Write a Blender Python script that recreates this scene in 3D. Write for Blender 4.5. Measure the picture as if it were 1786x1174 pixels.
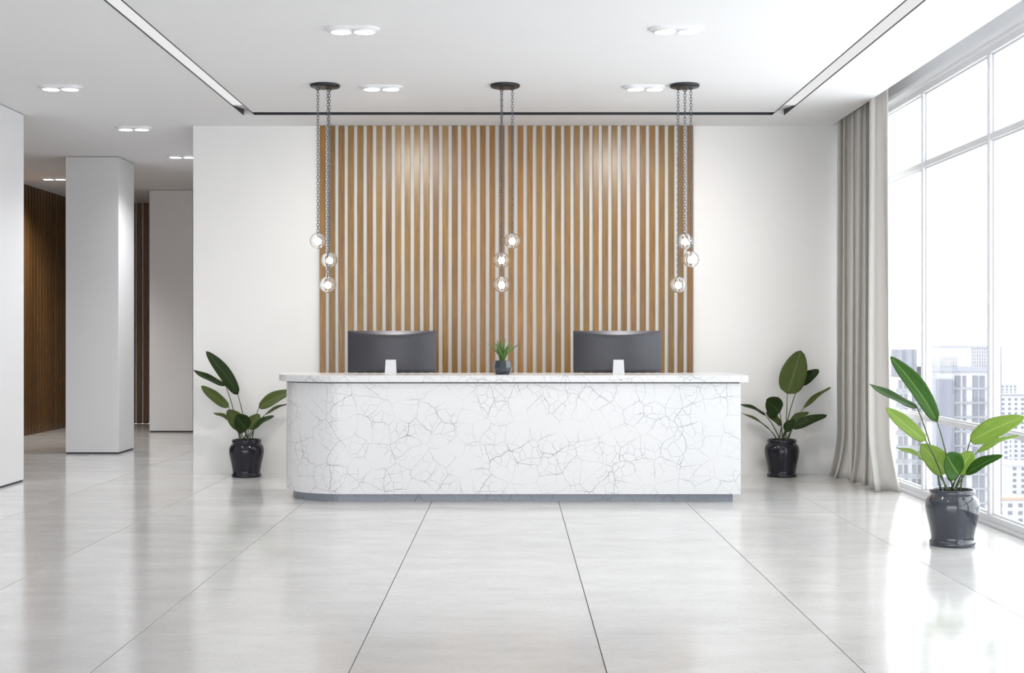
import bpy, bmesh, math, random
from mathutils import Vector, Matrix
random.seed(7)
S = bpy.context.scene
for o in list(bpy.data.objects): bpy.data.objects.remove(o)
C = S.collection
PI = math.pi

# ------------------------------------------------------------------ camera, sky, exposure
F = 2300.0                                   # focal length in pixels of the 1786 px wide frame
cam_d = bpy.data.cameras.new('camera'); cam_d.sensor_width = 36; cam_d.lens = F/1786*36
cam_d.clip_end = 6000; cam_d.clip_start = .05
cam = bpy.data.objects.new('camera', cam_d); C.objects.link(cam)
cam.location = (0, 0, 1.55); cam.rotation_euler = (PI/2, 0, 0)
S.camera = cam
W = bpy.data.worlds.new('sky'); S.world = W; W.use_nodes = True
wn = W.node_tree.nodes; wn.clear()
wo = wn.new('ShaderNodeOutputWorld'); wb = wn.new('ShaderNodeBackground')
wb.inputs[0].default_value = (.965, .98, 1, 1); wb.inputs[1].default_value = 2.4
W.node_tree.links.new(wb.outputs[0], wo.inputs[0])
S.view_settings.view_transform = 'Standard'; S.view_settings.look = 'None'
S.view_settings.gamma = 1; S.view_settings.use_curve_mapping = False
S.view_settings.exposure = 0.77

# ------------------------------------------------------------------ materials
def new_mat(name):
    m = bpy.data.materials.new(name); m.use_nodes = True
    nt = m.node_tree; nt.nodes.clear()
    out = nt.nodes.new('ShaderNodeOutputMaterial')
    return m, nt, out
def N(nt, t, **kw):
    n = nt.nodes.new(t)
    for k, v in kw.items(): setattr(n, k, v)
    return n
def L(nt, a, b): nt.links.new(a, b)
def bsdf(nt, out, col=(.8,.8,.8), rough=.5, metal=0, coat=0, spec=.5):
    b = N(nt, 'ShaderNodeBsdfPrincipled')
    b.inputs['Base Color'].default_value = (*col, 1); b.inputs['Roughness'].default_value = rough
    b.inputs['Metallic'].default_value = metal; b.inputs['Coat Weight'].default_value = coat
    b.inputs['Coat Roughness'].default_value = .05
    b.inputs['Specular IOR Level'].default_value = spec
    L(nt, b.outputs[0], out.inputs[0]); return b
def noisy(name, c1, c2, rough=.5, scale=6, metal=0, coat=0, stretch=(1,1,1), bump=0, spec=.5, detail=4):
    """two close tones mixed by a stretched noise"""
    m, nt, out = new_mat(name); b = bsdf(nt, out, c1, rough, metal, coat, spec)
    tc = N(nt, 'ShaderNodeTexCoord'); mp = N(nt, 'ShaderNodeMapping'); mp.inputs['Scale'].default_value = stretch
    no = N(nt, 'ShaderNodeTexNoise'); no.inputs['Scale'].default_value = scale; no.inputs['Detail'].default_value = detail
    mx = N(nt, 'ShaderNodeMix', data_type='RGBA')
    mx.inputs[6].default_value = (*c1, 1); mx.inputs[7].default_value = (*c2, 1)
    L(nt, tc.outputs['Object'], mp.inputs[0]); L(nt, mp.outputs[0], no.inputs[0])
    L(nt, no.outputs[0], mx.inputs[0]); L(nt, mx.outputs[2], b.inputs['Base Color'])
    if bump:
        bp = N(nt, 'ShaderNodeBump'); bp.inputs['Strength'].default_value = bump; bp.inputs['Distance'].default_value = .01
        L(nt, no.outputs[0], bp.inputs['Height']); L(nt, bp.outputs[0], b.inputs['Normal'])
    return m
def emit(name, col, strength):
    m, nt, out = new_mat(name); e = N(nt, 'ShaderNodeEmission')
    e.inputs[0].default_value = (*col, 1); e.inputs[1].default_value = strength
    L(nt, e.outputs[0], out.inputs[0]); return m

M = {}
M['plaster'] = noisy('white wall plaster', (.80,.795,.785), (.74,.735,.725), .65, 1.6, bump=.12, spec=.3, detail=7)
M['column'] = noisy('column plaster', (.80,.80,.81), (.76,.76,.775), .6, 2, bump=.08, spec=.3)
M['ceiling'] = noisy('ceiling paint', (.80,.80,.807), (.78,.78,.787), .7, 2, spec=.2)
M['grout'] = noisy('dark grout', (.10,.10,.11), (.07,.07,.08), .8, 20)
M['shadow_gap'] = noisy('dark recessed strip with gap shade', (.05,.055,.07), (.04,.045,.055), .5, 10)  # shade inside the narrow gaps is put into this colour
M['black_metal'] = noisy('black canopy metal', (.035,.036,.04), (.025,.025,.03), .35, 12, metal=.5)
M['chain'] = noisy('steel chain', (.16,.18,.21), (.11,.12,.15), .4, 40, metal=.8)
M['slot_trim'] = noisy('dark slot trim', (.03,.032,.036), (.02,.02,.024), .5, 8)
M['steel'] = noisy('brushed end cap', (.75,.75,.77), (.68,.68,.70), .4, 10, metal=.1)
M['frame'] = noisy('white window frame', (.74,.745,.76), (.71,.715,.735), .35, 3)
M['header'] = noisy('white header paint', (.90,.90,.91), (.87,.87,.885), .4, 3)
M['fitting'] = noisy('white light fitting', (.80,.80,.81), (.76,.76,.78), .45, 5)
M['lamp_lens'] = emit('lit downlight lens', (1,.985,.96), 7)
M['slot_glow'] = emit('lit slot diffuser', (1,1,1), .49)
M['bulb'] = emit('lit bulb', (1,.98,.95), 9)
M['pot'] = noisy('glossy dark navy glaze', (.010,.011,.016), (.015,.016,.023), .07, 6, spec=.38)
M['pot_blue'] = noisy('glossy slate blue glaze', (.018,.023,.034), (.028,.033,.048), .08, 6, coat=.6)
M['soil'] = noisy('dark soil', (.03,.022,.016), (.06,.045,.03), .95, 60, bump=.6)
M['monitor'] = noisy('satin graphite shell', (.06,.06,.068), (.05,.05,.058), .4, 40, metal=.5)
M['screen'] = noisy('black display glass', (.01,.01,.012), (.012,.012,.014), .1, 3)
M['silver'] = noisy('silver stand', (.58,.58,.60), (.53,.53,.55), .38, 20, metal=.35)
M['curtain'] = None

# wood slats: each slat its own tone
def wood(name, dark, light, rough=.33):
    m, nt, out = new_mat(name); b = bsdf(nt, out, light, rough, 0, .12)
    b.inputs['Coat Roughness'].default_value = .22
    tc = N(nt, 'ShaderNodeTexCoord'); oi = N(nt, 'ShaderNodeObjectInfo')
    mul = N(nt, 'ShaderNodeVectorMath', operation='SCALE'); mul.inputs[0].default_value = (37, 53, 91)
    L(nt, oi.outputs['Random'], mul.inputs['Scale'])
    add = N(nt, 'ShaderNodeVectorMath', operation='ADD'); L(nt, tc.outputs['Object'], add.inputs[0]); L(nt, mul.outputs[0], add.inputs[1])
    mp = N(nt, 'ShaderNodeMapping'); mp.inputs['Scale'].default_value = (14, 14, .8); L(nt, add.outputs[0], mp.inputs[0])
    n1 = N(nt, 'ShaderNodeTexNoise'); n1.inputs['Scale'].default_value = 3.5; n1.inputs['Detail'].default_value = 8; n1.inputs['Roughness'].default_value = .65
    L(nt, mp.outputs[0], n1.inputs[0])
    cr = N(nt, 'ShaderNodeValToRGB'); cr.color_ramp.elements[0].position = .25; cr.color_ramp.elements[1].position = .75
    cr.color_ramp.elements[0].color = (*dark, 1); cr.color_ramp.elements[1].color = (*light, 1)
    L(nt, n1.outputs[0], cr.inputs[0])
    hs = N(nt, 'ShaderNodeHueSaturation')
    mr = N(nt, 'ShaderNodeMapRange'); mr.inputs[3].default_value = .82; mr.inputs[4].default_value = 1.2
    L(nt, oi.outputs['Random'], mr.inputs[0]); L(nt, mr.outputs[0], hs.inputs['Value'])
    mh = N(nt, 'ShaderNodeMath', operation='MULTIPLY_ADD'); mh.inputs[1].default_value = 7.31; mh.inputs[2].default_value = 0
    fr = N(nt, 'ShaderNodeMath', operation='FRACT'); L(nt, oi.outputs['Random'], mh.inputs[0]); L(nt, mh.outputs[0], fr.inputs[0])
    m2 = N(nt, 'ShaderNodeMapRange'); m2.inputs[3].default_value = .493; m2.inputs[4].default_value = .506
    L(nt, fr.outputs[0], m2.inputs[0]); L(nt, m2.outputs[0], hs.inputs['Hue'])
    L(nt, cr.outputs[0], hs.inputs['Color']); L(nt, hs.outputs[0], b.inputs['Base Color'])
    bp = N(nt, 'ShaderNodeBump'); bp.inputs['Strength'].default_value = .15; bp.inputs['Distance'].default_value = .003
    L(nt, n1.outputs[0], bp.inputs['Height']); L(nt, bp.outputs[0], b.inputs['Normal'])
    return m
M['wood'] = wood('honey oak slat', (.125,.058,.012), (.275,.140,.022))
M['wood_dark'] = wood('brown oak slat', (.075,.038,.015), (.20,.10,.035), .3)

# polished stone tile: striations across, each tile its own tone
def tile_mat():
    m, nt, out = new_mat('polished pale stone tile'); b = bsdf(nt, out, (.7,.7,.69), .12, 0, 0, .58)
    tc = N(nt, 'ShaderNodeTexCoord'); oi = N(nt, 'ShaderNodeObjectInfo')
    mul = N(nt, 'ShaderNodeVectorMath', operation='SCALE'); mul.inputs[0].default_value = (17, 23, 31)
    L(nt, oi.outputs['Random'], mul.inputs['Scale'])
    add = N(nt, 'ShaderNodeVectorMath', operation='ADD'); L(nt, tc.outputs['Object'], add.inputs[0]); L(nt, mul.outputs[0], add.inputs[1])
    mp = N(nt, 'ShaderNodeMapping'); mp.inputs['Scale'].default_value = (.9, 1.7, 1); L(nt, add.outputs[0], mp.inputs[0])
    n1 = N(nt, 'ShaderNodeTexNoise'); n1.inputs['Scale'].default_value = 2.2; n1.inputs['Detail'].default_value = 9; n1.inputs['Roughness'].default_value = .62
    L(nt, mp.outputs[0], n1.inputs[0])
    cr = N(nt, 'ShaderNodeValToRGB'); e = cr.color_ramp.elements
    e[0].position = .3; e[0].color = (.575,.562,.55,1); e[1].position = .7; e[1].color = (.66,.652,.645,1)
    L(nt, n1.outputs[0], cr.inputs[0])
    hs = N(nt, 'ShaderNodeHueSaturation'); mr = N(nt, 'ShaderNodeMapRange'); mr.inputs[3].default_value = .95; mr.inputs[4].default_value = 1.03
    L(nt, oi.outputs['Random'], mr.inputs[0]); L(nt, mr.outputs[0], hs.inputs['Value']); L(nt, cr.outputs[0], hs.inputs['Color'])
    # fine hair scratches
    n2 = N(nt, 'ShaderNodeTexNoise'); n2.inputs['Scale'].default_value = 14; n2.inputs['Detail'].default_value = 6; n2.inputs['Distortion'].default_value = 1.5
    L(nt, mp.outputs[0], n2.inputs[0])
    r2 = N(nt, 'ShaderNodeValToRGB'); e = r2.color_ramp.elements; e[0].position = .47; e[0].color = (1,1,1,1); e[1].position = .53; e[1].color = (1,1,1,1)
    k = r2.color_ramp.elements.new(.5); k.color = (.90,.89,.87,1)
    L(nt, n2.outputs[0], r2.inputs[0])
    mx = N(nt, 'ShaderNodeMix', data_type='RGBA', blend_type='MULTIPLY'); mx.inputs[0].default_value = 1
    L(nt, hs.outputs[0], mx.inputs[6]); L(nt, r2.outputs[0], mx.inputs[7]); L(nt, mx.outputs[2], b.inputs['Base Color'])
    rr = N(nt, 'ShaderNodeMapRange'); rr.inputs[3].default_value = .10; rr.inputs[4].default_value = .19
    L(nt, n1.outputs[0], rr.inputs[0]); L(nt, rr.outputs[0], b.inputs['Roughness'])
    return m
M['tile'] = tile_mat()

# white stone with a craquelure of dark hairline cracks, laid out on the UVs (metres)
def crackle(name, base, rough=.25):
    m, nt, out = new_mat(name); b = bsdf(nt, out, base, rough, 0, .2)
    uv = N(nt, 'ShaderNodeUVMap')
    dn = N(nt, 'ShaderNodeTexNoise'); dn.inputs['Scale'].default_value = 7; dn.inputs['Detail'].default_value = 4; L(nt, uv.outputs[0], dn.inputs[0])
    sb = N(nt, 'ShaderNodeVectorMath', operation='SUBTRACT'); sb.inputs[1].default_value = (.5,.5,.5); L(nt, dn.outputs['Color'], sb.inputs[0])
    sc = N(nt, 'ShaderNodeVectorMath', operation='SCALE'); sc.inputs['Scale'].default_value = .09; L(nt, sb.outputs[0], sc.inputs[0])
    ad = N(nt, 'ShaderNodeVectorMath', operation='ADD'); L(nt, uv.outputs[0], ad.inputs[0]); L(nt, sc.outputs[0], ad.inputs[1])
    mk = N(nt, 'ShaderNodeTexNoise'); mk.inputs['Scale'].default_value = 3.4; mk.inputs['Detail'].default_value = 3; L(nt, uv.outputs[0], mk.inputs[0])
    prev = None
    for i, (scale, wid, lo, hi, mx_) in enumerate(((5.2, .016, .34, .62, .95), (11, .022, .43, .62, .95))):
        v = N(nt, 'ShaderNodeTexVoronoi', feature='DISTANCE_TO_EDGE', voronoi_dimensions='2D'); v.inputs['Scale'].default_value = scale
        L(nt, ad.outputs[0], v.inputs['Vector'])
        r = N(nt, 'ShaderNodeMapRange'); r.inputs[1].default_value = 0; r.inputs[2].default_value = wid; r.inputs[3].default_value = 1; r.inputs[4].default_value = 0
        L(nt, v.outputs['Distance'], r.inputs[0])
        g = N(nt, 'ShaderNodeMapRange'); g.inputs[1].default_value = lo; g.inputs[2].default_value = hi; g.inputs[3].default_value = .10 if i == 0 else 0; g.inputs[4].default_value = mx_
        L(nt, mk.outputs[0], g.inputs[0])
        mu = N(nt, 'ShaderNodeMath', operation='MULTIPLY'); L(nt, r.outputs[0], mu.inputs[0]); L(nt, g.outputs[0], mu.inputs[1])
        if prev is None: prev = mu
        else:
            a = N(nt, 'ShaderNodeMath', operation='MAXIMUM'); L(nt, prev.outputs[0], a.inputs[0]); L(nt, mu.outputs[0], a.inputs[1]); prev = a
    mix = N(nt, 'ShaderNodeMix', data_type='RGBA'); mix.inputs[6].default_value = (*base, 1); mix.inputs[7].default_value = (.07,.075,.09, 1)
    L(nt, prev.outputs[0], mix.inputs[0]); L(nt, mix.outputs[2], b.inputs['Base Color'])
    return m
M['stone'] = crackle('white crackled stone', (.685,.685,.692))
M['stone_shaded'] = crackle('shaded crackled stone', (.24,.26,.30))  # the white stone again, with the toe kick's shade put into its colour

# leaf: veins on the UVs, translucent
def leaf_mat(name, c1, c2, rib, trans):
    m, nt, out = new_mat(name); b = bsdf(nt, out, c1, .42, 0, 0, .14)
    uv = N(nt, 'ShaderNodeUVMap'); sx = N(nt, 'ShaderNodeSeparateXYZ'); L(nt, uv.outputs[0], sx.inputs[0])
    ab = N(nt, 'ShaderNodeMath', operation='ABSOLUTE'); L(nt, sx.outputs[0], ab.inputs[0])
    # side veins run outwards and forwards
    ma = N(nt, 'ShaderNodeMath', operation='MULTIPLY_ADD'); ma.inputs[1].default_value = -.10; L(nt, ab.outputs[0], ma.inputs[0]); L(nt, sx.outputs[1], ma.inputs[2])
    sn = N(nt, 'ShaderNodeMath', operation='MULTIPLY'); sn.inputs[1].default_value = 150; L(nt, ma.outputs[0], sn.inputs[0])
    si = N(nt, 'ShaderNodeMath', operation='SINE'); L(nt, sn.outputs[0], si.inputs[0])
    no = N(nt, 'ShaderNodeTexNoise'); no.inputs['Scale'].default_value = 4; L(nt, uv.outputs[0], no.inputs[0])
    av = N(nt, 'ShaderNodeMath', operation='MULTIPLY_ADD'); av.inputs[1].default_value = .14; L(nt, si.outputs[0], av.inputs[0]); L(nt, no.outputs[0], av.inputs[2])
    mx = N(nt, 'ShaderNodeMix', data_type='RGBA'); mx.inputs[6].default_value = (*c1,1); mx.inputs[7].default_value = (*c2,1); L(nt, av.outputs[0], mx.inputs[0])
    rb = N(nt, 'ShaderNodeMapRange'); rb.inputs[1].default_value = .03; rb.inputs[2].default_value = .085; rb.inputs[3].default_value = .8; rb.inputs[4].default_value = 0
    L(nt, ab.outputs[0], rb.inputs[0])
    m2 = N(nt, 'ShaderNodeMix', data_type='RGBA'); m2.inputs[7].default_value = (*rib,1); L(nt, mx.outputs[2], m2.inputs[6]); L(nt, rb.outputs[0], m2.inputs[0])
    L(nt, m2.outputs[2], b.inputs['Base Color'])
    t = N(nt, 'ShaderNodeBsdfTranslucent'); br = N(nt, 'ShaderNodeMix', data_type='RGBA', blend_type='MULTIPLY'); br.inputs[0].default_value = 1
    br.inputs[7].default_value = (1.5, 1.5, .9, 1); L(nt, m2.outputs[2], br.inputs[6]); L(nt, br.outputs[2], t.inputs[0])
    ms = N(nt, 'ShaderNodeMixShader'); ms.inputs[0].default_value = trans
    L(nt, b.outputs[0], ms.inputs[1]); L(nt, t.outputs[0], ms.inputs[2]); L(nt, ms.outputs[0], out.inputs[0])
    bp = N(nt, 'ShaderNodeBump'); bp.inputs['Strength'].default_value = .2; bp.inputs['Distance'].default_value = .003
    L(nt, si.outputs[0], bp.inputs['Height']); L(nt, bp.outputs[0], b.inputs['Normal'])
    return m
M['leaf_dark'] = leaf_mat('deep green leaf', (.018,.034,.010), (.032,.055,.016), (.065,.09,.03), .22)
M['leaf_olive'] = leaf_mat('olive green leaf', (.07,.10,.025), (.11,.145,.042), (.17,.20,.08), .3)
M['leaf_lit'] = leaf_mat('window-lit green leaf', (.022,.075,.008), (.045,.13,.014), (.16,.27,.06), .3)  # brighter copy of the leaf: window light put into the colour
M['leaf_backlit'] = leaf_mat('backlit green leaf', (.21,.32,.06), (.31,.42,.12), (.42,.50,.2), .45)  # palest copy: light shining through the leaf put into the colour
M['stem'] = noisy('green stem', (.05,.075,.03), (.07,.10,.04), .45, 20)
M['blade'] = noisy('succulent blade', (.03,.085,.012), (.11,.21,.035), .4, 30)

# curtain cloth
m, nt, out = new_mat('grey curtain cloth'); b = bsdf(nt, out, (.52,.51,.50), .85, spec=.2)
tc = N(nt, 'ShaderNodeTexCoord'); mp = N(nt, 'ShaderNodeMapping'); mp.inputs['Scale'].default_value = (400, 400, 400); L(nt, tc.outputs['Object'], mp.inputs[0])
no = N(nt, 'ShaderNodeTexNoise'); no.inputs['Scale'].default_value = 1; L(nt, mp.outputs[0], no.inputs[0])
mx = N(nt, 'ShaderNodeMix', data_type='RGBA'); mx.inputs[6].default_value = (.63,.61,.585,1); mx.inputs[7].default_value = (.71,.69,.66,1)
L(nt, no.outputs[0], mx.inputs[0]); L(nt, mx.outputs[2], b.inputs['Base Color'])
tr = N(nt, 'ShaderNodeBsdfTranslucent'); tr.inputs[0].default_value = (.55,.52,.47,1)
ms = N(nt, 'ShaderNodeMixShader'); ms.inputs[0].default_value = .18
L(nt, b.outputs[0], ms.inputs[1]); L(nt, tr.outputs[0], ms.inputs[2]); L(nt, ms.outputs[0], out.inputs[0])
M['curtain'] = m
# window glass: thin pane, mostly clear, mirrors at a glance
m, nt, out = new_mat('clear window glass')
fc = N(nt, 'ShaderNodeLayerWeight'); fc.inputs[0].default_value = .5
pw = N(nt, 'ShaderNodeMath', operation='POWER'); pw.inputs[1].default_value = 5; L(nt, fc.outputs['Facing'], pw.inputs[0])
lw = N(nt, 'ShaderNodeMath', operation='MULTIPLY_ADD'); lw.inputs[1].default_value = .4; lw.inputs[2].default_value = .02; L(nt, pw.outputs[0], lw.inputs[0])
tp = N(nt, 'ShaderNodeBsdfTransparent'); tp.inputs[0].default_value = (.97,.985,.99,1)
gl = N(nt, 'ShaderNodeBsdfGlossy'); gl.inputs[0].default_value = (1,1,1,1); gl.inputs[1].default_value = .01
ms = N(nt, 'ShaderNodeMixShader'); L(nt, lw.outputs[0], ms.inputs[0]); L(nt, tp.outputs[0], ms.inputs[1]); L(nt, gl.outputs[0], ms.inputs[2]); L(nt, ms.outputs[0], out.inputs[0])
M['glass'] = m
# globe glass
m, nt, out = new_mat('clear globe glass')
b = bsdf(nt, out, (1,1,1), .0); b.inputs['Transmission Weight'].default_value = 1; b.inputs['IOR'].default_value = 1.45
M['globe'] = m
# city
M['facade'] = noisy('pale facade', (.40,.40,.42), (.36,.36,.385), .8, .3)
M['facade_grey'] = noisy('grey facade', (.165,.17,.21), (.15,.155,.19), .8, .3)
M['facade_mid'] = noisy('light grey facade', (.25,.255,.29), (.23,.235,.265), .8, .3)
M['city_glass'] = noisy('far window glass', (.12,.125,.15), (.19,.195,.22), .5, .2, spec=.2)
M['roof_orange'] = noisy('orange roof', (.42,.29,.21), (.38,.26,.19), .9, .5)
M['ground'] = noisy('pale city ground', (.44,.44,.455), (.38,.385,.395), .95, .02)

# ------------------------------------------------------------------ mesh helpers
class MB:
    def __init__(s): s.v = []; s.f = []; s.uv = []; s.sm = []
    def face(s, idx, smooth=False, uv=None): s.f.append(tuple(idx)); s.sm.append(smooth); s.uv.append(uv)
    def box(s, x0, x1, y0, y1, z0, z1, bev=0):
        if bev:
            bm = bmesh.new(); bmesh.ops.create_cube(bm, size=1)
            for v in bm.verts:
                v.co = Vector(((x0+x1)/2 + v.co.x*(x1-x0), (y0+y1)/2 + v.co.y*(y1-y0), (z0+z1)/2 + v.co.z*(z1-z0)))
            bmesh.ops.bevel(bm, geom=bm.edges[:], offset=bev, segments=1, affect='EDGES')
            s.addbm(bm); bm.free(); return s
        i = len(s.v)
        s.v += [(x0,y0,z0),(x1,y0,z0),(x1,y1,z0),(x0,y1,z0),(x0,y0,z1),(x1,y0,z1),(x1,y1,z1),(x0,y1,z1)]
        for q in ((3,2,1,0),(4,5,6,7),(0,1,5,4),(1,2,6,5),(2,3,7,6),(3,0,4,7)): s.face([i+k for k in q])
        return s
    def addbm(s, bm, smooth=False):
        i = len(s.v); bm.verts.index_update()
        s.v += [tuple(v.co) for v in bm.verts]
        for f in bm.faces: s.face([i+v.index for v in f.verts], smooth)
    def grid(s, rows, smooth=True, closed=False, uvs=None):
        i = len(s.v); n = len(rows[0])
        for r in rows: s.v += [tuple(p) for p in r]
        for a in range(len(rows)-1):
            for b in range(n if closed else n-1):
                c = (b+1) % n
                u = None
                if uvs: u = (uvs[a][b], uvs[a][b+1], uvs[a+1][b+1], uvs[a+1][b])
                s.face((i+a*n+b, i+a*n+c, i+(a+1)*n+c, i+(a+1)*n+b), smooth, u)
        return s
    def lathe(s, prof, seg=32, cx=0, cy=0, smooth=True, rot=0):
        rows = [[(cx+r*math.cos(rot+2*PI*k/seg), cy+r*math.sin(rot+2*PI*k/seg), z) for k in range(seg)] for r, z in prof]
        s.grid(rows, smooth, True); return s
    def disc(s, r, z, seg=32, cx=0, cy=0, up=True):
        i = len(s.v); s.v += [(cx+r*math.cos(2*PI*k/seg), cy+r*math.sin(2*PI*k/seg), z) for k in range(seg)]
        idx = [i+k for k in range(seg)]; s.face(idx if up else idx[::-1]); return s
    def tube(s, pts, rad, seg=8, cap=True):
        pts = [Vector(p) for p in pts]; rows = []
        for k, p in enumerate(pts):
            d = (pts[min(k+1, len(pts)-1)] - pts[max(k-1, 0)]).normalized()
            a = d.cross(Vector((0,1,0)) if abs(d.y) < .9 else Vector((1,0,0))).normalized(); b = d.cross(a)
            r = rad[k] if isinstance(rad, (list, tuple)) else rad
            rows.append([p + a*r*math.cos(2*PI*j/seg) + b*r*math.sin(2*PI*j/seg) for j in range(seg)])
        i = len(s.v); s.grid(rows, True, True)
        if cap:
            n = len(s.v); s.face([i+j for j in range(seg)]); s.face([n-1-j for j in range(seg)])
        return s
    def prism(s, poly, z0, z1, cap=True):
        i = len(s.v); n = len(poly)
        s.v += [(x,y,z0) for x,y in poly] + [(x,y,z1) for x,y in poly]
        u = 0
        for k in range(n):
            j = (k+1) % n
            du = math.dist(poly[k], poly[j])
            s.face((i+k, i+j, i+n+j, i+n+k), False, ((u,z0),(u+du,z0),(u+du,z1),(u,z1))); u += du
        if cap:
            s.face([i+n+k for k in range(n)], False, [(x, y) for x, y in poly])
            s.face([i+k for k in range(n)][::-1], False, [(x, y) for x, y in poly][::-1])
        return s
    def mesh(s, name, mat):
        me = bpy.data.meshes.new(name); me.from_pydata(s.v, [], s.f)
        me.polygons.foreach_set('use_smooth', s.sm)
        if any(u for u in s.uv):
            ul = me.uv_layers.new(name='uv')
            for p, u in zip(me.polygons, s.uv):
                if u:
                    for li, c in zip(p.loop_indices, u): ul.data[li].uv = c
        me.materials.append(mat); me.update(); return me
    def build(s, name, mat, parent=None, loc=(0,0,0), fix=True):
        me = s.mesh(name, mat)
        if fix:
            bm = bmesh.new(); bm.from_mesh(me); bmesh.ops.recalc_face_normals(bm, faces=bm.faces); bm.to_mesh(me); bm.free()
        return link(name, me, parent, loc)
def link(name, me, parent=None, loc=(0,0,0)):
    o = bpy.data.objects.new(name, me); C.objects.link(o); o.parent = parent; o.location = loc; return o
def tag(o, label=None, cat=None, group=None, kind=None):
    if label: o['label'] = label
    if cat: o['category'] = cat
    if group: o['group'] = group
    if kind: o['kind'] = kind
    return o
def thing(name, label, cat, loc=(0,0,0), group=None, rz=0):
    o = bpy.data.objects.new(name, None); C.objects.link(o); o.location = loc; o.rotation_euler = (0,0,rz)
    o.empty_display_size = .2
    return tag(o, label, cat, group)
def copy_tree(o, parent=None):
    c = o.copy(); C.objects.link(c); c.parent = parent
    for ch in list(o.children): copy_tree(ch, c)
    return c
def struct(name, mb, mat, label=None):
    o = mb.build(name, mat); o['kind'] = 'structure'
    if label: o['label'] = label
    return o

# ------------------------------------------------------------------ the room
H = 3.925; YB = 14.88; XR = 3.6; XW = 3.92; XL = -7.65; YH = 23.5; YN = -2.0
# floor: dark bed with stone tiles
fl = struct('floor', MB().box(XL-.1, 4.1, YN, YH+.1, -.10, -.012), M['grout'], 'pale polished stone tile floor')
TW, TL, X0, Y0 = 1.19, 1.165, -.753, 9.19
tm = MB().box(-TW/2+.0026, TW/2-.0026, -TL/2+.0011, TL/2-.0011, -.012, 0, .0005).mesh('tile', M['tile'])
for i in range(-6, 4):
    for j in range(-9, 13):
        cx = X0+TW*(i+.5); cy = Y0+TL*(j+.5)
        if cx-TW/2 > 4.0 or cy < YN+.5 or cy > YH: continue
        if cx > -3.2 and cy > 15.6: continue
        link('tile', tm, fl, (cx, cy, 0))
# ceiling with a U of slots
SLX0, SLX1, SRX0, SRX1, SY0, SY1 = -2.879, -2.749, 2.777, 2.92, 13.96, 14.12
cb = MB()
for a in ((XL-.15, SLX0, YN, YH+.15), (SLX1, SRX0, YN, SY0), (SRX1, XR, YN, YB+.3), (SLX0, SRX1, SY1, YH+.15)): cb.box(*a, H, H+.14)
cb.box(SLX0-.1, SRX1+.1, YN, YH, H+.14, H+.2)
cb.box(XR-.08, XR, YN, YB+.3, H+.14, H+.6); cb.box(XR, 4.1, YN, YB+.3, H+.52, H+.6)
struct('ceiling', cb, M['ceiling'], 'white ceiling with a U of recessed slots')
# walls
struct('wall_back', MB().box(-3.597, 4.1, YB, YB+.3, 0, H+.6), M['plaster'], 'white plaster wall behind the reception desk')
struct('wall_left', MB().box(XL-.15, XL, YN, YH+.15, 0, H), M['plaster'])
struct('wall_hall_end', MB().box(XL-.15, -3.3, YH, YH+.15, 0, H), M['plaster'])
struct('wall_hall_right', MB().box(-3.597, -3.3, YB+.3, YH, 0, H), M['plaster'])
struct('wall_right', MB().box(XW+.01, XW+.14, YN, YB+.3, H+.005, H+.52).box(XW-.03, XW+.01, 5.55, YB, H+.045, H+.085).box(XW+.0, XW+.14, YN, 5.54, 0, H), M['header'], 'pale header above the tall windows, with an unseen near wall added against daylight')  # last box: unseen near wall, added to cut light on desk and floor
struct('wall_front_added', MB().box(XL-.15, -7.2, YN-.2, YN, 0, H).box(3.2, 4.1, YN-.2, YN, 0, H).box(-7.2, 3.2, YN-.2, YN, 3.4, H), M['plaster'], 'unseen white wall added behind the viewer, with a wide opening to let daylight in')  # unseen wall added to limit daylight from behind; opening sized for the light
# columns with a recessed dark foot
def column(x0, x1, y0, y1, label):
    t = thing('column', label, 'column', ((x0+x1)/2, (y0+y1)/2, 0), 'square white columns of the side hall')
    w, d = (x1-x0)/2, (y1-y0)/2
    MB().box(-w, w, -d, d, .022, H-.006, .004).build('shaft', M['column'], t)
    MB().box(-w+.012, w-.012, -d+.012, d-.012, 0, .022).build('base_strip', M['shadow_gap'], t)
    MB().box(-w+.012, w-.012, -d+.012, d-.012, H-.006, H).build('top_strip', M['shadow_gap'], t)
column(-5.92, -5.216, 13.39, 14.09, 'square white column cut off by the left frame edge, nearest of the columns')
column(-5.887, -5.187, 17.39, 18.10, 'square white column seen whole, standing between the nearest and farthest columns')
column(-5.87, -5.17, 21.35, 22.05, 'farthest square white column, partly hidden behind the back wall edge')

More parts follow.
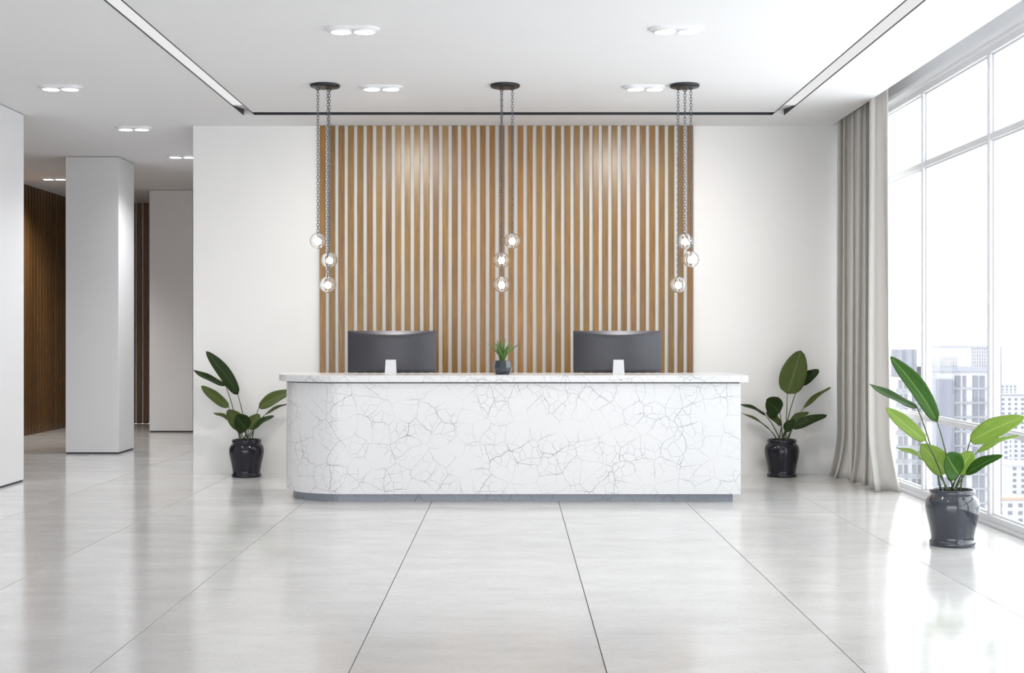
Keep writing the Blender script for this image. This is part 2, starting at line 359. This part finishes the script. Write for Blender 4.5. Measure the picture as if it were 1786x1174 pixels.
# ------------------------------------------------------------------ windows
win = struct('window_1', MB().box(XW, XW+.10, 5.55, YB, .0, .085, .004), M['frame'], 'tall white framed window wall on the right')
MB().box(XW, XW+.10, 5.55, YB, H-.05, H+.005, .004).build('head_rail', M['frame'], win)
MB().box(XW-.02, XW, 5.55, YB, 0, .03, .003).build('sill_trim', M['frame'], win)
my = [14.37, 12.61, 10.85, 9.09, 7.33, 5.57]
YW = 5.57                                    # unseen solid wall added nearer than this, to cut window light
for y in my:
    MB().box(XW, XW+.09, y-.026, y+.026, .085, H-.05, .004).box(XW-.006, XW, y-.012, y+.012, .085, H-.05).build('mullion', M['frame'], win)
rails = [(.757, .793), (3.165, 3.215)]
ys = [YB] + my
for a, b in zip(ys[1:], ys[:-1]):
    y0, y1 = a+.026, b-(.026 if b != YB else 0)
    for z0, z1 in rails: MB().box(XW+.005, XW+.085, y0, y1, z0, z1, .003).build('rail', M['frame'], win)
    for z0, z1 in ((.085, .757), (.793, 3.165), (3.215, H-.05)):
        bd = MB()
        for q in ((y0,y1,z0,z0+.015),(y0,y1,z1-.015,z1),(y0,y0+.015,z0+.015,z1-.015),(y1-.015,y1,z0+.015,z1-.015)): bd.box(XW+.03, XW+.06, *q)
        p = MB().box(XW+.042, XW+.048, y0, y1, z0, z1).build('pane', M['glass'], win)
        bd.build('glazing_bead', M['frame'], p)

# ------------------------------------------------------------------ ceiling slots
def side_slot(x0, x1, label):
    t = thing('slot_light', label, 'ceiling light', ((x0+x1)/2, 6, H))
    w = (x1-x0)/2
    for s in (-1, 1):
        a, b = sorted((s*w, s*(w-.009)))
        MB().box(a, b, YN-6, SY1-6, -.004, .10).build('trim', M['slot_trim'], t)
    MB().box(-w+.009, w-.009, YN-6, 13.55-6, .004, .02).build('diffuser', M['slot_glow'], t)
    e = MB(); a, b = -w+.009, w-.009; y0, y1 = 13.55-6, SY1-6
    e.v += [(a,y0,.004),(b,y0,.004),(a,y1,.06),(b,y1,.06),(a,y0,.09),(b,y0,.09),(a,y1,.09),(b,y1,.09)]
    for q in ((0,2,3,1),(4,5,7,6),(0,1,5,4),(2,6,7,3),(0,4,6,2),(1,3,7,5)): e.face(q)
    tag(e.build('end_cap', M['steel'], t), 'grey sloped end cap')
side_slot(SLX0, SLX1, 'long lit ceiling slot running along the left of the room')
side_slot(SRX0, SRX1, 'long lit ceiling slot running along the right, window side')
t = thing('ceiling_slot', 'thin dark ceiling slot running across above the slatted panel', 'ceiling slot', (0, 14.04, H))
MB().box(SLX1, SRX0, SY1-14.04-.006, SY1-14.04, -.003, .10).build('trim', M['slot_trim'], t)
MB().box(SLX1, SRX0, SY0-14.04, SY0-14.04+.006, 0, .10).build('trim', M['slot_trim'], t)
MB().box(SLX1, SRX0, SY0-14.04+.006, SY1-14.04-.006, .09, .10).build('channel', M['slot_trim'], t)

# ------------------------------------------------------------------ slatted panels
PW, PX0, PX1, SW = .1057, -2.163, 2.038, .064
t = thing('slat_panel', 'honey brown wooden slat panel on the wall behind the desk', 'wall panel', (0, YB-.004, 0))
sm = MB().box(-SW/2, SW/2, -.036, 0, 0, H-.003, .0015).mesh('slat', M['wood'])
p = (PX1-PX0-SW)/39
for k in range(40): link('slat', sm, t, (PX0+SW/2+k*p, 0, 0))
t = thing('slat_panel', 'dark brown slatted wall at far left beyond the nearest column', 'wall panel', (XL+.004, 15, 0))
sm2 = MB().box(0, .05, -.047, .047, .0, H-.003, .0015).mesh('slat', M['wood_dark'])
MB().box(0, .008, -1.5, 8.5, 0, H-.003).build('backing', M['wood_dark'], t)
for k in range(73): link('slat', sm2, t, (.008, -1.4+k*.135, 0))
t = thing('slat_panel', 'dark slatted wall glimpsed at the end of the hall between two columns', 'wall panel', (XL+.05, YH-.004, 0))
sm3 = MB().box(-.04, .04, -.055, 0, .0, H-.003, .0015).mesh('slat', M['wood_dark'])
for k in range(33): link('slat', sm3, t, (.15+k*.117, 0, 0))

# ------------------------------------------------------------------ reception desk
desk = thing('reception_desk', 'long white crackled stone reception desk with a rounded left corner', 'desk', (0, 12.7, 0))
def outline(xl, xr, yf, yb, r, seg=20):
    pts = [(xr, yb), (xr, yf)][::1]
    pts = [(xl, yb)]
    cx, cy = xl+r, yf+r
    for k in range(seg+1):
        a = PI + (PI/2)*k/seg; pts.append((cx+r*math.cos(a), cy+r*math.sin(a)))
    pts += [(xr, yf), (xr, yb)]
    return [(x, y-12.7) for x, y in pts]
def ribbon(xl, xr, yf, yb, r, th): return outline(xl, xr, yf, yb, r) + outline(xl+th, xr-th, yf+th, yb, r-th)[::-1]
MB().prism(ribbon(-2.203, 2.136, 12.315, 13.05, .62, .06), .0775, 1.112).build('body', M['stone'], desk)
MB().prism(ribbon(-2.138, 2.071, 12.38, 13.05, .555, .05), 0, .0775).build('toe_kick', M['stone_shaded'], desk)
ct = MB().prism(outline(-2.275, 2.198, 12.255, 13.155, .69), 1.124, 1.188).build('counter_top', M['stone'], desk)
bv = ct.modifiers.new('edge', 'BEVEL'); bv.width = .005; bv.segments = 2; bv.limit_method = 'ANGLE'; bv.angle_limit = .9
MB().prism(ribbon(-2.192, 2.125, 12.326, 13.05, .609, .05), 1.112, 1.124).build('shadow_joint', M['shadow_gap'], desk)  # dark strip set in for the shade line under the counter overhang

# ------------------------------------------------------------------ monitors
def monitor(x, label):
    t = thing('monitor', label, 'monitor', (x, 12.78, 1.188), 'curved monitors on the desk')
    w, z0, z1 = .4295, .012, .417
    n = 32
    us = [-1+2*k/n for k in range(n+1)]; us = [-1, -.985, -.965] + [u for u in us if abs(u) < .96] + [.965, .985, 1]
    def yc(u): return .055*u*u                     # concave towards the user
    def T(u): return .012 + .045*(1-u*u)
    def q(u): return min(1, (1-abs(u))/.035)
    rows = []
    for kind in range(9):
        r = []
        for u in us:
            hb = .004+.046*(1-u*u)
            z, k = [(z1, 0), (z1-.33*hb, .36), (z1-.67*hb, .72), (z1-hb, 1), (z1-hb-.03, 1), ((z0+z1)/2, 1), (z0+.035, 1), (z0+.012, .9), (z0, .1)][kind]
            r.append((u*w, yc(u)-(.010 + (T(u)-.010)*k*(.35+.65*q(u))), z))
        rows.append(r)
    mb = MB(); mb.grid(rows, True)
    # rim back to the front face
    mb.grid([rows[0], [(u*w, yc(u), z1) for u in us]], False)
    mb.grid([rows[-1], [(u*w, yc(u), z0) for u in us]], False)
    for e in (0, -1): mb.grid([[r[e] for r in rows], [(r[e][0], yc(1), r[e][2]) for r in rows]], False)
    mb.grid([[(u*w, yc(u), z0) for u in us], [(u*w, yc(u), z1) for u in us]], False)
    mb.build('back_shell', M['monitor'], t)
    sc = MB(); sc.grid([[(u*w*.98, yc(u)+.002, z0+.01) for u in us], [(u*w*.98, yc(u)+.002, z1-.01) for u in us]])
    sc.build('screen', M['screen'], t)
    nk = MB(); zt = .138
    pr = [(-.048, zt), (.048, zt)]
    a = [(-.057,-.098,0),(.057,-.098,0),(.049,-.088,zt),(-.049,-.088,zt),(-.057,-.072,0),(.057,-.072,0),(.049,-.05,zt),(-.049,-.05,zt)]
    nk.v += a
    for f in ((0,1,2,3),(5,4,7,6),(0,3,7,4),(1,5,6,2),(3,2,6,7),(0,4,5,1)): nk.face(f)
    nk.box(-.057, .057, -.072, .13, 0, .008, .002)
    tag(nk.build('stand', M['silver'], t), 'bright silver stand')
monitor(-1.167, 'curved graphite monitor seen from behind, on the desk left of the little plant')
monitor(1.026, 'curved graphite monitor seen from behind, on the desk right of the little plant')

# ------------------------------------------------------------------ small plant on the desk
t = thing('desk_plant', 'small spiky green plant in a faceted dark glossy pot on the desk', 'plant', (-.092, 12.62, 1.188))
pm = MB(); pm.disc(.066, 0, 10); pm.lathe([(.066,0),(.088,.03),(.097,.066),(.083,.131),(.077,.131),(.077,.11)], 10, smooth=False, rot=.1); pm.disc(.077, .11, 10)
pm.v = pm.v
pm.build('pot', M['pot_blue'], t)
MB().disc(.0745, .116, 10).build('soil', M['soil'], t)
def blade(az, lean, ln, w):
    d = Vector((math.cos(az), math.sin(az), 0)); side = Vector((-d.y, d.x, 0)); rows = []
    for k in range(8):
        s = k/7; r = .012 + lean*s**1.6*ln; z = .112 + ln*(s - .18*lean*s*s)
        ww = w*(1-s**2.2)*(.75+.5*math.sin(PI*min(1, s*1.6)))+.0005
        c = d*r + Vector((0,0,z))
        up = Vector((0,0,1))*.25*ww - d*.3*ww
        rows.append([c-side*ww+up, c-side*ww*.5+up*.2, c, c+side*ww*.5+up*.2, c+side*ww+up])
    o = MB().grid(rows).build('leaf', M['blade'], t)
    so = o.modifiers.new('thick', 'SOLIDIFY'); so.thickness = .003
for k in range(9): blade(k*2*PI/9+.2, random.uniform(.65,.95), random.uniform(.19,.23), .015)
for k in range(7): blade(k*2*PI/7+.5, random.uniform(.25,.5), random.uniform(.19,.24), .016)
for k in range(4): blade(k*2*PI/4+.9, random.uniform(.05,.15), random.uniform(.21,.25), .015)

# ------------------------------------------------------------------ potted plants
POT = [(.0,0),(.158,0),(.163,.004),(.163,.030),(.158,.036),(.150,.042),(.153,.07),(.165,.14),(.183,.22),(.192,.275),(.191,.305),(.183,.335),(.168,.357),(.156,.366),(.153,.372),(.160,.380),(.162,.392),(.160,.408),(.154,.413),(.146,.411),(.143,.40),(.143,.36)]
pot_me = {}
for k in ('pot', 'pot_blue'):
    mb = MB().lathe(POT, 48); pot_me[k] = mb.mesh('pot', M[k])
def leaf_mesh(b, tp, w, n, bend=.05, fold=.25, mat='leaf_dark', parent=None, round_=.8):
    b, tp, n = Vector(b), Vector(tp), Vector(n)
    ax = tp-b; ln = ax.length; ax.normalize()
    n = (n - ax*n.dot(ax)).normalized(); side = ax.cross(n)
    rows, uvs = [], []; nt_, ns = 18, 8
    for k in range(nt_+1):
        s = k/nt_
        h = w/2*max(0, math.sin(PI*min(1, s**round_)))**.56
        if k == 0: h = .003
        if k == nt_: h = .0008
        c = b + ax*ln*s + n*bend*4*s*(1-s)*ln
        r, u = [], []
        for j in range(ns+1):
            q = -1+2*j/ns
            rip = .006*math.sin(9*s+2.5*q)*abs(q)
            r.append(c + side*q*h + n*(fold*abs(q)**1.3*h + rip)); u.append((q, s))
        rows.append(r); uvs.append(u)
    mb = MB().grid(rows, True, False, uvs)
    o = mb.build('leaf', M[mat], parent)
    so = o.modifiers.new('thick', 'SOLIDIFY'); so.thickness = .002; so.offset = 0
    return o
def stem(b, root, parent):
    b = Vector(b); r = Vector(root); c = Vector((r.x*.6+b.x*.4, r.y*.6+b.y*.4, r.z+(b.z-r.z)*.6)); pts = []
    for k in range(13):
        s = k/12; pts.append(r*(1-s)**2 + c*2*s*(1-s) + b*s*s)
    MB().tube(pts, [.0075-.0035*k/12 for k in range(13)], 8).build('stem', M['stem'], parent)
def plant(loc, label, leaves, potmat, rz=0, sc=1, group=None):
    t = thing('potted_plant', label, 'plant', loc, group, rz); t.scale = (sc,)*3
    link('pot', pot_me[potmat], t)
    MB().disc(.1425, .385, 32).build('soil', M['soil'], t)
    for k, lf in enumerate(leaves):
        b, tp, w, n = lf[:4]; kw = lf[4] if len(lf) > 4 else {}
        leaf_mesh(b, tp, w, n, parent=t, **kw)
        a = k*2.4; root = Vector((b[0]*.22+.03*math.cos(a), b[1]*.2+.03*math.sin(a), .384))
        stem(b, root, t)
    return t
R = .405
def lset(m):
    """m maps dark / mid / pale to materials"""
    d, o, p_ = m
    return [
     ((-.105,.04,R+.50), (-.445,-.02,R+.985), .165, (.55,-.75,.25), dict(mat=d, bend=.05, fold=.22)),
     ((-.245,.06,R+.60), (-.59,.0,R+.775), .13, (.25,-.42,.85), dict(mat=d, bend=-.04, fold=.2)),
     ((-.19,-.04,R+.365), (-.475,-.12,R+.605), .125, (-.15,-.8,.7), dict(mat=o, bend=-.03, fold=.15)),
     ((-.17,.05,R+.20), (-.39,.09,R+.296), .10, (.1,-.22,.95), dict(mat=o, bend=.04, fold=.2)),
     ((.035,-.14,R+.125), (-.06,-.28,R+.285), .21, (.0,-.8,.5), dict(mat=d, bend=-.04, fold=.12, round_=.7)),
     ((-.04,.02,R+.12), (-.22,.04,R+.33), .18, (.2,-.95,.3), dict(mat=o, bend=.02, round_=.7)),
     ((.03,-.03,R+.12), (.14,.01,R+.285), .15, (-.2,-.9,.2), dict(mat=o, bend=.03)),
     ((.085,-.08,R+.125), (.33,-.15,R+.275), .12, (-.3,-.55,.75), dict(mat=d, bend=.04, fold=.25)),
     ((.125,.04,R+.355), (.50,.03,R+.545), .17, (-.3,-.8,.5), dict(mat=o, bend=.05, fold=.12)),
     ((.175,.10,R+.265), (.47,.15,R+.40), .11, (-.2,-.25,.95), dict(mat=o, bend=.05, fold=.15))]
plant((-2.937, 14.59, 0), 'potted plant with dark paddle leaves in a black glazed pot, left of the desk', lset(('leaf_dark','leaf_olive','leaf_olive')), 'pot', group='big leaved plants in glazed pots')
plant((3.273, 9.80, 0), 'bright green paddle leaved plant in a glossy pot, nearest the window', lset(('leaf_lit','leaf_backlit','leaf_backlit')), 'pot_blue', -.25, 1.01, group='big leaved plants in glazed pots')
rl = [
 ((.057,-.02,R+.51), (.225,.06,R+.99), .29, (-.1,-.95,.25), dict(mat='leaf_olive', bend=.04, fold=.12, round_=.72)),
 ((.195,.05,R+.60), (.432,.10,R+.775), .15, (-.25,-.75,.6), dict(mat='leaf_dark', bend=.04, fold=.2)),
 ((.233,-.02,R+.347), (.545,.02,R+.582), .11, (-.55,-.28,.7), dict(mat='leaf_olive', bend=.03, fold=.2)),
 ((-.045,-.12,R+.315), (-.215,-.22,R+.455), .24, (-.1,-.9,.35), dict(mat='leaf_dark', bend=-.04, fold=.12, round_=.65)),
 ((-.01,-.04,R+.17), (-.20,-.10,R+.31), .13, (.4,-.7,.6), dict(mat='leaf_olive', bend=.03, fold=.15)),
 ((-.17,.06,R+.27), (-.455,.10,R+.39), .10, (.25,-.35,.85), dict(mat='leaf_dark', bend=.05, fold=.2)),
 ((-.15,-.06,R+.12), (-.455,-.08,R+.30), .09, (.4,-.25,.85), dict(mat='leaf_olive', bend=.04, fold=.2)),
 ((.0,-.15,R+.11), (.10,-.22,R+.24), .11, (-.4,-.8,.4), dict(mat='leaf_dark', bend=.03, round_=.7)),
 ((.095,-.08,R+.13), (.47,-.12,R+.28), .13, (-.3,-.7,.65), dict(mat='leaf_dark', bend=.05, fold=.2)),
 ((.105,.04,R+.20), (.315,.08,R+.30), .10, (-.3,-.6,.7), dict(mat='leaf_olive', bend=.05, fold=.2))]
plant((2.988, 14.60, 0), 'potted plant with broad olive leaves in a black glazed pot, between desk and curtain', rl, 'pot', group='big leaved plants in glazed pots')

# ------------------------------------------------------------------ curtain
ct = thing('curtain', 'full length grey curtain gathered at the back end of the window', 'curtain', (3.72, 13.9, 0))
rows = []; nz, nsx = 44, 230
for a in range(nz+1):
    z = .004 + (H+.33)*a/nz; r = []
    low = max(0, 1-z/.55); lo2 = max(0, 1-z/1.6)
    for k in range(nsx+1):
        s = k/nsx                                        # 0 at the open edge, 1 at the back wall
        ph = s*7.5*2*PI + .9*math.sin(5*s+1) + .25*math.sin(1.1*z+9*s)
        am = .082*(1+.28*math.sin(7*s+2)) * (.72+.28*min(1, 1.25-z/H)) 
        y = 13.02 - 13.9 + s*1.80 + .055*math.sin(2*ph+.6)
        x = am*math.sin(ph) + .022*math.sin(2.3*ph+.5+.3*z) - .005
        e = max(0, 1-s/.13)
        x += e*(.02*lo2 + .045*low**2.0); y += e*(.02*lo2 + .10*low**2)*.4
        x -= low**2*(.06+.06*math.sin(17*s))*(s > .16)*(s-.16)*1.6
        x = max(x, -.115-.12*low**2) - .085*max(0, 1-s/.22)*(1-.9*low)
        r.append((x, y, z))
    rows.append(r)
o = MB().grid(rows).build('cloth', M['curtain'], ct)
so = o.modifiers.new('thick', 'SOLIDIFY'); so.thickness = .004
MB().tube([(-.0, -.98, H+.36), (0, .9, H+.36)], .014, 10).build('curtain_rod', M['frame'], ct)
for k in range(2): MB().box(-.012, .012, -.9+k*1.7-.012, -.9+k*1.7+.012, H+.36, H+.52).build('rod_bracket', M['frame'], ct)

# ------------------------------------------------------------------ twin downlights
def stadium(w, d, seg=12):
    r = d/2; pts = []
    for k in range(seg+1): a = -PI/2+PI*k/seg; pts.append((w/2-r+r*math.cos(a), r*math.sin(a)))
    for k in range(seg+1): a = PI/2+PI*k/seg; pts.append((-w/2+r+r*math.cos(a), r*math.sin(a)))
    return pts
plate_me = MB().prism(stadium(.42,.215), -.016, 0).prism(stadium(.395,.19), -.022, -.016).mesh('plate', M['fitting'])
ring_me = MB().lathe([(.088,-.018),(.088,-.030),(.082,-.033),(.0765,-.030)], 28).mesh('ring', M['fitting'])
lens_me2 = MB().lathe([(.0785,-.030),(.06,-.0315),(.03,-.0325),(.0005,-.033)], 28).mesh('lens', M['lamp_lens'])
def beam(e, col=(1,.96,.90)):
    d = bpy.data.lights.new('downlight_beam', 'SPOT'); d.energy = e; d.spot_size = 2.35; d.spot_blend = 1
    d.shadow_soft_size = .07; d.color = col; return d
BEAM_FAR, BEAM_SIDE = beam(130), beam(38, (.96,.98,1))
BEAM_NEAR, BEAM_WALL, BEAM_HALL = beam(12), beam(66), beam(66, (.96,.98,1))
def downlight(x, y, label):
    spot_d = BEAM_FAR if x < -6 else BEAM_SIDE if x < -3 and y < 13 else BEAM_HALL if x < -3 else BEAM_WALL if y > 12 else BEAM_NEAR
    t = thing('ceiling_light', label, 'ceiling light', (x, y, H), 'twin round ceiling downlights')
    link('plate', plate_me, t)
    for s in (-1, 1):
        link('ring', ring_me, t, (s*.09, 0, 0)); link('lens', lens_me2, t, (s*.09, 0, 0))
        bo = link('beam', spot_d, t, (s*.09, 0, -.055))
        if spot_d is BEAM_FAR: bo.rotation_euler = (0, .3, 0)
        if spot_d is BEAM_WALL: bo.rotation_euler = (.62, 0, 0)          # gimbals turned to the wall
downlight(-1.229, 10.17, 'twin ceiling downlight at top left, nearest the camera, inside the lit slots')
downlight(1.269, 10.17, 'twin ceiling downlight at top right, nearest the camera, inside the lit slots')
downlight(-1.242, 12.53, 'twin ceiling downlight just right of the left pendant canopy')
downlight(1.264, 12.53, 'twin ceiling downlight just left of the right pendant canopy')
downlight(-4.29, 12.53, 'twin ceiling downlight outside the left slot, nearest of the side hall row')
downlight(-4.295, 14.97, 'twin ceiling downlight in the side hall, second of the row, above the middle column')
downlight(-4.32, 17.29, 'twin ceiling downlight half hidden behind the left end of the back wall')
downlight(-6.84, 19.72, 'twin ceiling downlight beside the dark slatted wall at far left')

downlight(-4.29, 10.17, 'added twin fill downlight just outside the left frame edge, beside the nearest column')  # this and the next three: unseen downlights added to fill floor and desk
downlight(-4.29, 7.80, 'added twin fill downlight above the viewer on the far left, outside the frame')
downlight(-1.23, 7.80, 'added twin fill downlight above the top frame edge, left of the middle')
downlight(1.27, 7.80, 'added twin fill downlight above the top frame edge, right of the middle')

# ------------------------------------------------------------------ pendants
GR = .0765
def chain(x, y, z0, z1, parent):
    """oval steel links hooked through one another"""
    mb = MB(); step = .0275; n = int((z0-z1)/step); step = (z0-z1)/n
    for k in range(n):
        zc = z0-step*(k+.5); hl = step*.5+.006; rows = []
        for i in range(10):
            a = 2*PI*i/10; cx, cz = .0115*math.cos(a), hl*math.sin(a); row = []
            for j in range(5):
                b = 2*PI*j/5; rr = .0029*math.cos(b); q = .0029*math.sin(b)
                px, pz = cx+rr*math.cos(a), cz+rr*math.sin(a)
                row.append((x+px, y+q, zc+pz) if k % 2 else (x+q, y+px, zc+pz))
            rows.append(row)
        rows.append(rows[0]); mb.grid(rows, True, True)
    tag(mb.build('chain', M['chain'], parent, fix=False), kind='stuff')
def pendant(px, ang, label):
    x = (px-893)*12.44/F
    t = thing('pendant_light', label, 'pendant lamp', (x, 12.44, H), 'three globe chain pendants over the desk')
    MB().disc(.13, 0, 40).lathe([(.13,0),(.141,-.003),(.141,-.016),(.132,-.026),(.06,-.030),(.0005,-.031)], 40).build('canopy', M['black_metal'], t)
    for a, gy in zip(ang, (420, 453, 497)):
        cx, cy = .068*math.cos(math.radians(a)), .068*math.sin(math.radians(a))
        gz = 1.55 + (587-gy)*12.44/F - H
        hk = MB(); pts = [(cx+.014*math.cos(b*2*PI/14), cy, -.040+.014*math.sin(b*2*PI/14)) for b in range(15)]
        hk.tube(pts, .004, 6); hk.build('hook', M['black_metal'], t)
        chain(cx, cy, -.048, gz+GR+.004, t)
        MB().lathe([(.0005,.0185),(.007,.018),(.009,.010),(.009,.0)], 14).build('cap', M['chain'], t, (cx, cy, gz+GR-.008))
        gp = [(GR*math.sin(PI*k/24)+.00001, GR*math.cos(PI*k/24)) for k in range(25)]
        g2 = [((GR-.004)*math.sin(PI*k/24)+.00001, (GR-.004)*math.cos(PI*k/24)) for k in range(25)]
        g = MB().lathe(gp, 40).build('globe', M['globe'], t, (cx, cy, gz))
        # inner skin turned inside out so the glass is a thin shell
        inner = MB().lathe(g2, 40).mesh('inner', M['globe'])
        bm = bmesh.new(); bm.from_mesh(g.data); n0 = len(bm.faces); bm.from_mesh(inner); bm.faces.ensure_lookup_table()
        fs = list(bm.faces)[n0:]; bmesh.ops.recalc_face_normals(bm, faces=fs); bmesh.ops.reverse_faces(bm, faces=fs); bm.to_mesh(g.data); bm.free()
        MB().lathe([(.0005,GR-.006),(.010,GR-.008),(.010,.036),(.013,.034),(.013,.022),(.0005,.02)], 14).build('socket', M['silver'], g)
        MB().lathe([(.012,.024),(.018,.018),(.028,.004),(.031,-.008),(.028,-.022),(.016,-.034),(.0005,-.038)], 20).build('bulb', M['bulb'], g)
pendant(567, (180, 62, -60), 'chain pendant with three glass globes, over the left end of the desk')
pendant(881, (2, 120, -118), 'chain pendant with three glass globes, over the middle of the desk')
pendant(1194, (80, -38, 200), 'chain pendant with three glass globes, over the right end of the desk')

# ------------------------------------------------------------------ the city outside
GZ = -85.0
o = MB().box(-600, 2600, 120, 4200, GZ-2, GZ).build('ground', M['ground']); o['kind'] = 'structure'
D = 276.0
def PX(x, d=D): return (x-893)*d/F
def PZ(y, d=D): return 1.55-(y-587)*d/F
tw = thing('tower', 'tall pale apartment tower seen through the window behind the bright plant', 'building', (PX(1680), D, GZ))
def bl(name, x0, x1, y0, y1, d0, d1, mat, parent=tw):
    return MB().box(PX(x0)-PX(1680), PX(x1)-PX(1680), d0-D, d1-D, PZ(y1)-GZ, PZ(y0)-GZ).build(name, M[mat], parent)
YG = 587+(1.55-GZ)*F/D
bl('main_block', 1622, 1722, 648, YG, D, D+14, 'facade')
bl('left_wing', 1572, 1622, 660, YG, D+4, D+16, 'facade')
bl('crown_block', 1585, 1612, 610, 660, D+5, D+13, 'facade_grey')
bl('dark_bay', 1632, 1660, 662, 792, D-1.2, D, 'facade_grey')
bl('grey_bay', 1618, 1632, 655, 860, D-.8, D, 'facade_mid')
bl('right_fin', 1734, 1744, 604, YG, D-1, D+14, 'facade_grey')
bl('right_wing', 1722, 1734, 655, YG, D+2, D+14, 'facade_mid')
bl('roof_slab', 1620, 1734, 641, 648, D-.6, D+14.6, 'facade_mid')
bl('roof_beam', 1612, 1740, 603, 607, D-.4, D+.2, 'facade_mid')
bl('roof_room', 1640, 1684, 622, 641, D+5, D+11, 'facade')
lat = MB()
for x in range(1618, 1738, 3): lat.box(PX(x)-PX(1680), PX(x+1.2)-PX(1680), -.2, 0, PZ(641)-GZ, PZ(607)-GZ)
for y in range(611, 641, 6): lat.box(PX(1618)-PX(1680), PX(1737)-PX(1680), -.15, -.05, PZ(y+1)-GZ, PZ(y)-GZ)
tag(lat.build('roof_lattice', M['facade'], tw), kind='stuff')
wm = {}
def win_me(w, h):
    if (w, h) not in wm: wm[(w, h)] = MB().box(-w*D/F/2, w*D/F/2, -.25, .02, -h*D/F/2, h*D/F/2).mesh('window', M['city_glass'])
    return wm[(w, h)]
for r in range(11):
    y = 665+r*25
    for x, w in ((1670, 9), (1682, 5), (1701, 9), (1713, 8)): link('window', win_me(w, 19), tw, (PX(x)-PX(1680), 0, PZ(y)-GZ))
    if y > 800:
        for x in (1640, 1652): link('window', win_me(8, 15), tw, (PX(x)-PX(1680), 0, PZ(y)-GZ))
    for x, w in ((1580, 6), (1590, 5), (1604, 6), (1614, 6)): link('window', win_me(w, 14), tw, (PX(x)-PX(1680), 4, PZ(y+6)-GZ))
    link('window', win_me(6, 17), tw, (PX(1728)-PX(1680), 2, PZ(y)-GZ))
    bl('floor_band', 1662, 1722, y+11, y+13.5, D-.35, D, 'facade_mid')
    bl('floor_band', 1572, 1618, y+15, y+19, D+3.5, D+4, 'facade_mid')
def house(x, d, y, w, dep, mat, label, group=None, roof='facade_mid', rows=None):
    """a far block: px position and px roof line at its own distance give its place, real size in metres"""
    h = PZ(y, d)-GZ
    t = thing('building', label, 'building', (PX(x, d), d, GZ), group)
    MB().box(-w/2, w/2, 0, dep, 0, h).build('wall', M[mat], t)
    MB().box(-w/2-.4, w/2+.4, -.4, dep+.4, h, h+1.0).build('roof', M[roof], t)
    nb = int(h/3.2); wb_ = MB()
    for k in range(max(0, nb-14), nb):
        n = max(2, int(w/4))
        for j in range(n):
            cx = -w/2+w*(j+.5)/n; wb_.box(cx-.9, cx+.9, -.12, .02, k*3.2+1.2, k*3.2+2.8)
    if wb_.v: tag(wb_.build('windows', M['city_glass'], t), kind='stuff')
house(1556, 420, 668, 5.2, 12, 'facade', 'slim pale tower just right of the curtain edge, behind the apartment tower')
house(1772, 900, 690, 22, 20, 'facade', 'faint pale tower far off at the right frame edge')
house(1762, 560, 872, 13, 14, 'facade', 'low pale block with an orange roof at the right of the apartment tower', roof='roof_orange')
rg = random.Random(3); placed = []
while len(placed) < 26:
    d = rg.uniform(700, 1900); x = rg.uniform(1545, 1840)
    if any(math.dist((PX(x, d), d), q) < 50 for q in placed) or abs(d-900) < 45: continue
    placed.append((PX(x, d), d))
    base = 587+(1.55-GZ)*F/d
    house(x, d, base-rg.uniform(10, 34)*F/d, rg.uniform(14, 34), rg.uniform(12, 22), rg.choice(['facade','facade','facade_mid']),
          'low pale building in the hazy city far below the window', 'low buildings of the far city', roof=rg.choice(['facade_mid','facade','facade']))
